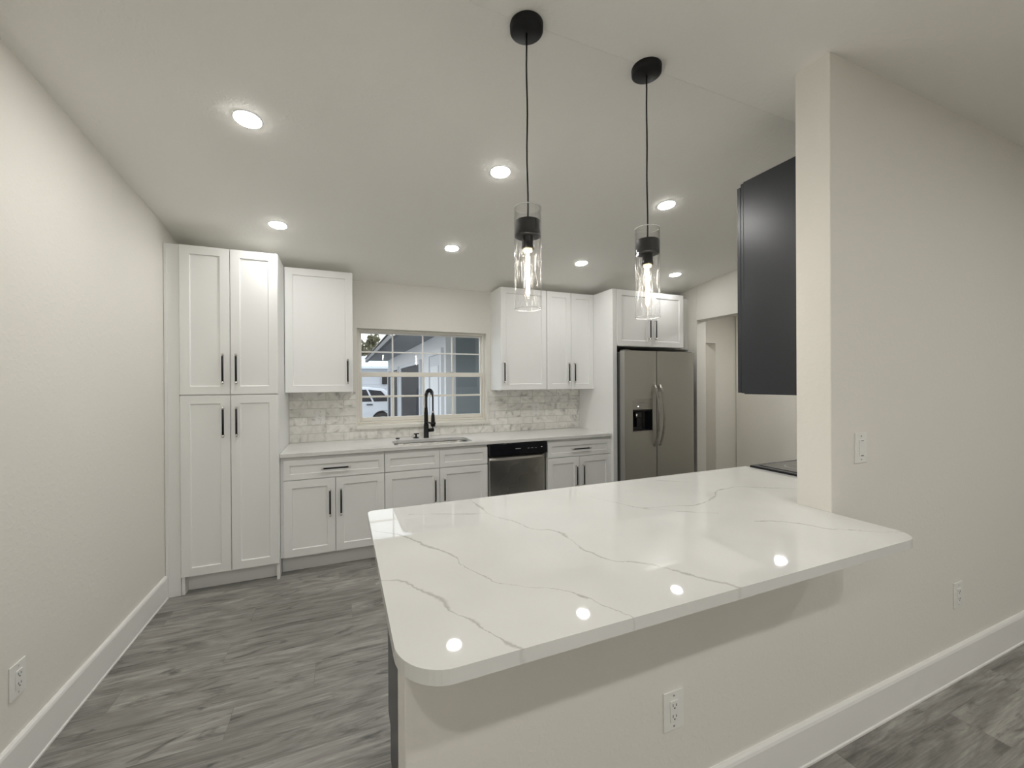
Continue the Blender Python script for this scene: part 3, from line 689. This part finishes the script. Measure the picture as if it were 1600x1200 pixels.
# ------------------------------------------------------------ outlets and switches
def wall_plate(name, loc, rz, label, cat, kind, group=None):
    t = thing(name, loc, label, cat, group, rz)   # local: plate on plane y=0 facing -y, centred at z=0
    W, H = .040, .0625
    MB().box(-W, W, -.0055, -.0003, -H, H).build('cover_plate', PLASTIC, t, bevel=.002, seg=3)
    ins = MB().box(-.0168, .0168, -.0088, -.0056, -.0335, .0335).build('socket' if kind == 'outlet' else 'rocker', PLASTIC, t, bevel=.0012)
    s = MB()
    if kind == 'outlet':
        for dz in (-.0175, .0175):
            s.box(-.0078, -.0056, -.0093, -.0088, dz-.002, dz+.0075).box(.0056, .0078, -.0093, -.0088, dz-.002, dz+.006)
            s.lathe([(0, 0), (.0026, 0)], n=12) if False else s.box(-.0022, .0022, -.0093, -.0088, dz-.0095, dz-.0050)
        s.build('slots', SLOT, ins)
    else:
        for za in (.0295, -.0310): MB().box(-.010, .010, -.0092, -.0088, za, za+.0015).build('rocker_line', SLOT, ins)
    for dz in (-.0485, .0485): MB().box(-.0026, .0026, -.0060, -.0055, dz-.0026, dz+.0026).build('screw', CHROME, t)
    return t
wall_plate('power_outlet', (.970, QY0, .4165), 0, 'white double power outlet on the half wall below the peninsula overhang', 'outlet', 'outlet')
wall_plate('power_outlet', (2.785, QY0, .412), 0, 'white outlet low on the dining wall at far right above the baseboard', 'outlet', 'outlet')
wall_plate('light_switch', (1.985, QY0, 1.187), 0, 'white rocker light switch on the full wall right of the peninsula', 'switch', 'switch')
wall_plate('power_outlet', (-.1875, YW-.008, 1.163), 0, 'white outlet in the marble tile left of the window', 'outlet', 'outlet')
wall_plate('power_outlet', (1.996, YW-.008, 1.177), 0, 'white outlet in the marble tile right of the window', 'outlet', 'outlet')
wall_plate('power_outlet', (XL, 2.094, .380), PI/2, 'white outlet low on the long left wall', 'outlet', 'outlet')

# ------------------------------------------------------------ refrigerator
FX0, FX1, FY = 2.632, 3.562, 3.352; fwid = FX1-FX0; FT = 1.790-FZ
t = thing('refrigerator', (FX0, FY, FZ), 'stainless steel side-by-side refrigerator with ice dispenser', 'refrigerator')
MB().box(.006, fwid-.012, .082, .72, .02, FT-.012).build('case', FRIDGE_SIDE, t, bevel=.004)
MB().box(.03, fwid-.03, .10, .14, 0, .09).build('base_grille', BLACK, t)
def fdoor(x0, x1, hole=None):
    m = MB(); nx = 14; z0, z1 = .095, FT
    def yy(x):
        u = 2*(x-x0)/(x1-x0)-1; return .005*(abs(u)**5)
    def strip(xa, xb, za, zb):
        vs_ = []; fs = []; k_ = 10
        for i in range(k_+1):
            x = xa+(xb-xa)*i/k_
            vs_ += [(x, yy(x), za), (x, yy(x), zb)]
        for i in range(k_): fs.append((2*i, 2*i+2, 2*i+3, 2*i+1))
        m.add(vs_, fs, 0, True)
    if hole:
        hx0, hx1, hz0, hz1 = hole
        strip(x0, hx0, z0, z1); strip(hx1, x1, z0, z1); strip(hx0, hx1, z0, hz0); strip(hx0, hx1, hz1, z1)
    else: strip(x0, x1, z0, z1)
    e0, e1 = yy(x0), yy(x1); yb = .078
    m.add([(x0, e0, z0), (x0, e0, z1), (x0, yb, z1), (x0, yb, z0)], [(0, 1, 2, 3)]); m.add([(x1, e1, z0), (x1, e1, z1), (x1, yb, z1), (x1, yb, z0)], [(3, 2, 1, 0)])
    xs = [x0+(x1-x0)*i/16 for i in range(17)]
    for z, rev in ((z0, False), (z1, True)):
        p = [(x, yy(x), z) for x in xs]+[(x1, yb, z), (x0, yb, z)]
        m.add(p, [tuple(range(len(p)))])
    m.add([(x0, yb, z0), (x1, yb, z0), (x1, yb, z1), (x0, yb, z1)], [(0, 1, 2, 3)])
    return m
sxp = 3.0445-FX0
hole = (2.729-FX0, 2.985-FX0, .958-FZ, 1.297-FZ)
ld = fdoor(0, sxp-.0045, hole).build('freezer_door', STEEL_F, t, recalc=False)
rd = fdoor(sxp+.0045, fwid).build('fridge_door', STEEL_F, t, recalc=False)
def fhandle(cx, parent):
    m = MB(); za, zb = .800-FZ, 1.440-FZ; n = 20; hw = .012; vs_ = []
    for i in range(n+1):
        u = i/n; z = za+(zb-za)*u; bow = math.sin(PI*u)**.75*.068; th = .014
        y0 = -.004-bow-.008
        for (dx, dy) in ((-hw, 0), (hw, 0), (hw, th), (-hw, th)): vs_.append((cx+dx, y0+dy, z))
    fs = []
    for i in range(n):
        for k in range(4): k2 = (k+1) % 4; fs.append((4*i+k, 4*i+k2, 4*i+4+k2, 4*i+4+k))
    fs += [(0, 1, 2, 3), (4*n, 4*n+3, 4*n+2, 4*n+1)]
    m.add(vs_, fs)
    m.box(cx-hw, cx+hw, -.010, .006, za-.004, za+.02).box(cx-hw, cx+hw, -.010, .006, zb-.02, zb+.004)
    o = m.build('handle', STEEL_H, parent, bevel=.003); o['label'] = 'bowed brushed steel handle'; return o
fhandle(sxp-.034, ld); fhandle(sxp+.034, rd)
hx0, hx1, hz0, hz1 = hole
dm = MB(); dp = .062
dm.box(hx0, hx1, .002, .012, 1.185-FZ, hz1, 0)                      # upper face
dm.box(hx0, hx1, dp, dp+.004, hz0, 1.185-FZ, 1).box(hx0, hx0+.004, .004, dp, hz0, 1.185-FZ, 1).box(hx1-.004, hx1, .004, dp, hz0, 1.185-FZ, 1)
dm.box(hx0, hx1, -.006, dp, hz0-.006, hz0+.008, 0).box(hx0+.004, hx1-.004, .014, dp, 1.165-FZ, 1.185-FZ, 1)
ds = dm.build('ice_dispenser', [STEEL_H, BLKG], ld)
mx_ = (hx0+hx1)/2-.03
MB().box(mx_-.045, mx_+.045, .030, .052, 1.10-FZ, 1.160-FZ).box(mx_-.02, mx_+.03, .036, .056, 1.0-FZ, 1.10-FZ).build('paddle', BLKG, ds, bevel=.004)
MB().tube([(mx_-.035, .02, 1.14-FZ), (mx_-.035, .02, 1.105-FZ)], .010, 12).build('water_nozzle', CHROME, ds)
MB().box(mx_-.03, mx_-.022, .0008, .0019, 1.213-FZ, 1.221-FZ).build('indicator', AMBER, ds)
MB().box(mx_-.03, mx_+.05, .0012, .0019, 1.256-FZ, 1.2575-FZ).build('display_line', SLOT, ds)
for xa, xb in ((.010, .070), (fwid-.075, fwid-.012)): MB().box(xa, xb, .012, .09, FT+.0004, FT+.010).build('hinge_cover', FRIDGE_SIDE, t, bevel=.003)

# ------------------------------------------------------------ dark peninsula cabinets, range, wall cabinet
def dark_base(xa, xb, label):
    # faces the kitchen (+y): rotated half a turn
    w_ = xb-xa; h = ZCB-.001-FZ
    fr = [('drawer_front', .002, w_-.002, .735-FZ, BZT, (w_/2, .81-FZ, .215, False))]+door_pair(w_, .138, .7275-FZ, bz)
    return cabinet('base_cabinet', xb, 1.722, FZ, w_, h, 1.722-QY1-.002, fr, DARK, label, rz=PI, base=True, toe=.136)
dark_base(.163, .876, 'dark charcoal base cabinet at the open end of the peninsula')
dark_base(.878, 1.590, 'dark charcoal base cabinet in the middle of the peninsula')
dark_base(1.592, 2.304, 'dark charcoal base cabinet of the peninsula next to the range')
t = thing('range', (3.070, 1.745, FZ), 'electric range with black glass cooktop at the peninsula end', 'range', rz=PI)
MB().box(.003, .758, .03, .590, .03, .915-FZ).build('oven_body', FRIDGE_SIDE, t, bevel=.003)
od = MB().box(.006, .755, -.008, .029, .16, .74).build('oven_door', STEEL_F, t, bevel=.004)
MB().tube([(.08, -.045, .69), (.68, -.045, .69)], .011, 12).build('handle', STEEL_H, od)
MB().box(.006, .755, -.004, .029, .748, .900).build('control_panel', BLKG, t, bevel=.004)
MB().box(.006, .755, .0, .029, .03, .150).build('warming_drawer', STEEL_F, t, bevel=.003)
ct = MB().box(-.002, .763, .0, .595, .9155-FZ, .9490-FZ+.004).build('cooktop', BLACK, t, bevel=.003)
MB().box(.035, .725, .035, .56, .9533-FZ, .9560-FZ).build('glass_surface', BLKG, ct, bevel=.001)
for (x, y, r) in ((.2, .17, .09), (.56, .17, .075), (.2, .43, .075), (.56, .43, .10)): MB().lathe([(r, 0), (r+.002, 0), (r+.002, .0004), (r, .0004)], (x, y, .9561-FZ), 40, closed=True).build('burner_ring', MARK, ct)

DKX = 1.868; DKY = 1.4785
t = cabinet('wall_cabinet', 2.305, DKY, 1.402, 2.305-DKX, 1.066, DKY-QY1-.001, [('door', .002, 2.305-DKX-.002, .006, 1.048, (.04, .18, .213, True))], DARK,
    'dark charcoal wall cabinet on the far side of the full wall', rz=PI, frame=.017)

# ------------------------------------------------------------ pendants
def pendant():
    t = thing('pendant_light', (0, 0, 0), '', 'pendant light')      # origin at the glass bottom, z = 1.733
    Z = CZ-1.733
    MB().lathe([(0, -.028), (.054, -.028), (.060, -.024), (.061, -.002), (.061, -.0004), (0, -.0004)], (0, 0, Z), 48).build('canopy', BLACK, t)
    pts = [(0.0022*math.sin(k*1.1)*(1 if 0 < k < 12 else 0), .0016*math.cos(k*.9)*(1 if 0 < k < 12 else 0), .30+(Z-.03-.30)*k/12) for k in range(13)]
    MB().tube(pts, .0032, 8).build('cord', BLACK, t)
    MB().lathe([(0, .322), (.0465, .322), (.0485, .318), (.0485, .270), (.0465, .266), (.026, .266), (0, .266)], n=48).build('cap_band', BLACK, t)
    MB().lathe([(.0215, .2655), (.0215, .232), (.023, .230), (.023, .222), (.018, .222), (0, .222)], n=32).build('socket', BLACK, t)
    g = MB().lathe([(.0500, 0), (.0500, .372), (.0478, .372), (.0478, .0)], n=56, closed=True)
    for z in (.0015, .3705): g.lathe([(.0476, z-.0012), (.0502, z-.0012), (.0502, z+.0012), (.0476, z+.0012)], n=56, closed=True, mi=1)
    g.build('glass_shade', [GLASS_P, GLASS_E], t)
    bl = MB().lathe([(.0145, .215), (.016, .200), (.0165, .19), (.0165, .055), (.013, .042), (.006, .036), (0, .035)], n=24).build('bulb', GLASS_B, t)
    MB().lathe([(0, .2215), (.0165, .2215), (.0165, .212), (.0, .212)], n=24).build('bulb_collar', COLLAR, bl)
    fl = MB()
    for k in range(4):
        a = PI/4+k*PI/2; x, y = .0058*math.cos(a), .0058*math.sin(a)
        fl.tube([(x*.4, y*.4, .208), (x, y, .190), (x, y, .062), (x*.4, y*.4, .050)], .0014, 6)
    fl.build('filament', FILA, bl)
    return t
p1 = pendant(); p1.location = (.630, 1.353, 1.733); p1['label'] = 'left black pendant with clear glass cylinder, nearer the camera'; p1['group'] = 'pendants over the peninsula'
p2 = copy_tree(p1); p2.location = (1.178, 1.349, 1.733); p2['label'] = 'right black pendant with clear glass cylinder, hanging before the fridge cabinet'

# ------------------------------------------------------------ recessed lights
def downlight(x, y, z, label, lens=None, slope=0, group='round recessed ceiling lights'):
    t = thing('recessed_light', (x, y, z), label, 'recessed light', group)
    t.rotation_euler = (math.atan(slope), 0, 0)
    MB().lathe([(.0545, -.0010), (.0545, -.0030), (.059, -.0026), (.062, -.0004), (.0545, -.0004)], n=40).build('trim_ring', PLASTIC, t, recalc=True)
    MB().lathe([(.054, -.0012), (.054, -.0034), (.050, -.0046), (.038, -.0052), (.018, -.0055), (0, -.0056)], n=40).build('lens', lens or LENS, t, recalc=True)
    return t
S1 = (2.5675-CZ)/(3.40-1.345)
names = {
 (-.395, 2.20): 'large near-left recessed light on the slope above the empty floor',
 (.852, 2.20): 'recessed light just left of the left pendant cord',
 (2.075, 2.185): 'recessed light just right of the right pendant cord',
 (-.410, 3.262): 'recessed light in front of the pantry top',
 (.840, 3.285): 'recessed light in front of the window above the sink',
 (2.068, 3.260): 'recessed light between the two pendant glasses, before the wall cabinets',
 (3.200, 3.252): 'rightmost and smallest recessed light, before the fridge cabinet'}
for (x, y), lb in names.items():
    downlight(x, y, ceil_z(y)-.0002, lb, LENS_R if x > 3 else LENS_B if y > 3 else LENS, slope=S1)
for x, y in ((-.45, -.75), (1.25, -.75), (3.0, -.75), (4.9, -.75), (-.45, -2.7), (1.25, -2.7), (3.0, -2.7)):
    downlight(x, y, CZ-.0002, 'recessed light in the dining area ceiling behind the camera', LENS_D, group='dining area recessed lights')
downlight(4.45, 3.0, 2.3998, 'added unseen recessed light that brightens the hall beyond the kitchen opening', LENS_H, group='added hall fill lights')  # added source out of view, lifts the brightness of the hall
downlight(4.4, 4.75, 2.4198, 'added unseen recessed light that brightens the passage behind the hall doorway', LENS_P, group='added hall fill lights')  # also added and unseen, lights the passage walls past the doorway

# ------------------------------------------------------------ outside the window
EG = -.35
STUCCO = plain('outdoor_white_stucco', (.74, .75, .77), .8, bump=.2, bscale=60)
BLUEW = plain('blue_grey_siding', (.27, .30, .315), .6)
SIDEM = plain('grey_white_siding', (.60, .62, .66), .6)
DGLASS = plain('dark_window_glass', (.03, .03, .036), .5, spec=.06)
GUT = plain('dark_gutter', (.04, .045, .05), .5)
SOF = plain('soffit_boards', (.22, .23, .25), .7)
ROOFM = plain('roof_shingles', (.20, .20, .21), .9, bump=.5, bscale=40)
ROOFW = plain('white_metal_roof', (.72, .78, .84), .4)
CONC = plain('driveway_concrete', (.34, .34, .33), .9, bump=.3, bscale=30)
CARW = plain('white_car_paint', (.72, .74, .78), .2, coat=.6)
TIRE = plain('tyre_rubber', (.02, .02, .02), .8)
struct(MB().box(-30, 30, 6.05, 60, EG-.1, EG).box(-30, 30, 4.27, 6.05, EG-.1, EG-.0).build('ground', CONC))
XW = 1.420; ZS = 2.245
t = thing('house_wing', (XW, 5.95, EG), 'white stucco house wing with dark windows and porch soffit seen outside', 'building')
h0 = -EG
def HB(): return MB()
MB().box(0, .15, 0.0, 8.25, 0, ZS-EG).build('side_wall', STUCCO, t)
MB().box(.151, 5.2, 0, .15, 0, ZS-EG).build('end_wall', BLUEW, t)
MB().box(-.62, 5.2, -.55, 8.6, ZS-EG+.001, ZS-EG+.05).build('soffit', SOF, t)
MB().box(-.70, -.622, -.6, 8.65, ZS-EG-.05, ZS-EG+.045).build('gutter', GUT, t, bevel=.01)
MB().add([(-.72, -.6, ZS-EG+.07), (-.72, 8.7, ZS-EG+.07), (2.6, 8.7, ZS-EG+1.1), (2.6, -.6, ZS-EG+1.1), (-.72, -.6, ZS-EG+.055), (-.72, 8.7, ZS-EG+.055), (2.6, 8.7, ZS-EG+1.05), (2.6, -.6, ZS-EG+1.05)],
   [(0, 1, 2, 3), (4, 7, 6, 5), (0, 4, 5, 1), (1, 5, 6, 2), (2, 6, 7, 3), (3, 7, 4, 0)]).build('roof', ROOFM, t)
dr = MB().box(-.03, -.001, .22, 1.07, .02, 2.27).build('entry_door', SIDEM, t, bevel=.004)
MB().box(-.042, -.031, .36, .93, 1.2, 2.1).build('door_panel', STUCCO, dr, bevel=.006)
MB().tube([(-.03, .97, 1.1), (-.08, .97, 1.1), (-.08, .88, 1.1)], .012, 8).build('handle', CHROME, dr)
df = MB()
df.box(-.045, -.0005, 1.075, 1.16, 0, 2.36).box(-.045, -.0005, .13, .215, 0, 2.36).box(-.045, -.0005, .215, 1.075, 2.275, 2.36)
df.build('door_frame', STUCCO, t)
for (ya, yb_, za, zb) in ((2.05, 4.70, .10, 2.20), (5.38, 6.75, .10, 2.20), (7.05, 7.95, .1, 2.20)):
    f = MB().box(-.05, -.0005, ya-.09, ya, za-.08, zb+.08).box(-.05, -.0005, yb_, yb_+.09, za-.08, zb+.08).box(-.05, -.0005, ya, yb_, zb, zb+.08).box(-.05, -.0005, ya, yb_, za-.08, za).build('window_frame', SIDEM, t)
    MB().box(-.02, -.001, ya+.001, yb_-.001, za+.001, zb-.001).build('window_pane', DGLASS, f)

t = thing('garage_building', (0, 20, EG), 'pale siding garage standing beyond the parked white car', 'building')
g = MB()
for k in range(13): g.add([(-9, -.02, k*.2), (4.5, -.02, k*.2), (4.5, .0, k*.2+.2), (-9, .0, k*.2+.2), (-9, .12, k*.2), (4.5, .12, k*.2), (4.5, .12, k*.2+.2), (-9, .12, k*.2+.2)],
   [(0, 1, 2, 3), (4, 7, 6, 5), (0, 4, 5, 1), (3, 2, 6, 7), (0, 3, 7, 4), (1, 5, 6, 2)])
g.build('wall', SIDEM, t)
MB().add([(-9.3, -.4, 2.62), (4.8, -.4, 2.62), (4.8, 3, 3.3), (-9.3, 3, 3.3), (-9.3, -.4, 2.52), (4.8, -.4, 2.52), (4.8, 3, 3.2), (-9.3, 3, 3.2)],
   [(0, 1, 2, 3), (4, 7, 6, 5), (0, 4, 5, 1), (1, 5, 6, 2), (2, 6, 7, 3), (3, 7, 4, 0)]).build('roof', ROOFW, t)
tag(recenter(MB().box(1.72, 1.95, 19.86, 19.975, 1.45, 1.85).build('wall_lantern', BLACK, bevel=.02)), 'small black lantern on the garage siding', 'lamp')

# car: side view, body loft over cross sections
def build_car():
    t = thing('car', (-.1, 16.5, EG), 'white SUV parked outside, seen through the lower left window panes', 'car')
    prof = [(-2.35, .45), (-2.38, .75), (-2.25, .98), (-1.35, 1.08), (-.75, 1.58), (-.3, 1.69), (.9, 1.70), (1.6, 1.62), (2.15, 1.15), (2.3, 1.05), (2.34, .55), (2.25, .42)]
    def arch(cx, r, n=10): return [(cx+r*math.cos(PI*k/n), .36+r*math.sin(PI*k/n)) for k in range(n+1)]
    outline = prof+[(2.2, .32)]+arch(1.55, .42)+arch(-1.45, .42)+[(-2.3, .36)]
    m = MB(); n = len(outline); vs_ = []
    def yo(z): return .0 if z < 1.1 else (z-1.1)*.35
    for x, z in outline: vs_.append((x, yo(z), z))
    for x, z in outline: vs_.append((x, 1.85-yo(z), z))
    fs = [(i, (i+1) % n, n+(i+1) % n, n+i) for i in range(n)]+[tuple(range(n)), tuple(reversed(range(n, 2*n)))]
    body = m.add(vs_, fs).build('body', CARW, t, bevel=.03, seg=3)
    def wy(z): return yo(z)-.006
    for poly in ([(-1.15, 1.14), (-.72, 1.50), (.05, 1.60), (.05, 1.14)], [(.12, 1.14), (.12, 1.60), (.95, 1.60), (1.15, 1.14)], [(1.22, 1.14), (1.02, 1.60), (1.50, 1.54), (1.85, 1.14)]):
        k = len(poly); MB().add([(x, wy(z)-.004, z) for x, z in poly]+[(x, wy(z)+.02, z) for x, z in poly], [tuple(range(k)), tuple(reversed(range(k, 2*k)))]+[(i, (i+1) % k, k+(i+1) % k, k+i) for i in range(k)]).build('side_window', DGLASS, body)
    for x in (-.05, 1.08): MB().box(x-.13, x+.09, -.03, -.004, 1.0, 1.045).build('door_handle', GUT, body, bevel=.008)
    for cx in (1.55, -1.45):
        for y0 in (.03, 1.57):
            w_ = MB(); w_.tube([(cx, y0, .36), (cx, y0+.25, .36)], .35, 28)
            wh = w_.build('wheel', TIRE, t); MB().tube([(cx, y0-.012, .36), (cx, y0+.26, .36)], .21, 20).build('rim', CHROME, wh)
    return t
build_car()

# trees beyond: trunk and leafy crown each
LEAF = plain('tree_leaves', (.075, .085, .045), .8); LEAF2 = plain('tree_leaves_olive', (.14, .13, .07), .8)
BARK = plain('tree_bark', (.08, .065, .05), .9)
def tree(x, y, h, rad, label, lm, n=900):
    t = thing('tree', (x, y, EG), label, 'tree', 'trees beyond the garage')
    MB().tube([(0, 0, 0), (.1, 0, h*.35), (-.05, .1, h*.7)], [.22, .16, .06], 8).build('trunk', BARK, t)
    m = MB(); rnd = random.Random(int(x*10))
    cl = [(rnd.gauss(0, rad*.45), rnd.gauss(0, rad*.4), h*.55+rnd.random()*h*.4, rnd.uniform(.3, .75)) for _ in range(16)]
    for _ in range(n):
        c = rnd.choice(cl); d = Vector((rnd.gauss(0, 1), rnd.gauss(0, 1), rnd.gauss(0, .8))).normalized()*c[3]*rnd.random()**.4
        p = Vector(c[:3])+d; a = Vector((rnd.gauss(0, 1), rnd.gauss(0, 1), rnd.gauss(0, 1))).normalized()*.14; b_ = a.orthogonal().normalized()*.09
        m.add([p-a, p+b_, p+a, p-b_], [(0, 1, 2, 3)])
    m.build('crown', lm, t, recalc=False)
tree(.9, 24.5, 4.8, 1.5, 'olive leafy tree over the garage roof at the left edge of the window', LEAF2)
tree(3.8, 31, 5.8, 1.7, 'dark green leafy tree over the garage roof beside the house gutter', LEAF, 1200)
tree(7.5, 38, 6.5, 2.0, 'dark leafy tree mostly hidden behind the house wing roof', LEAF, 1000)
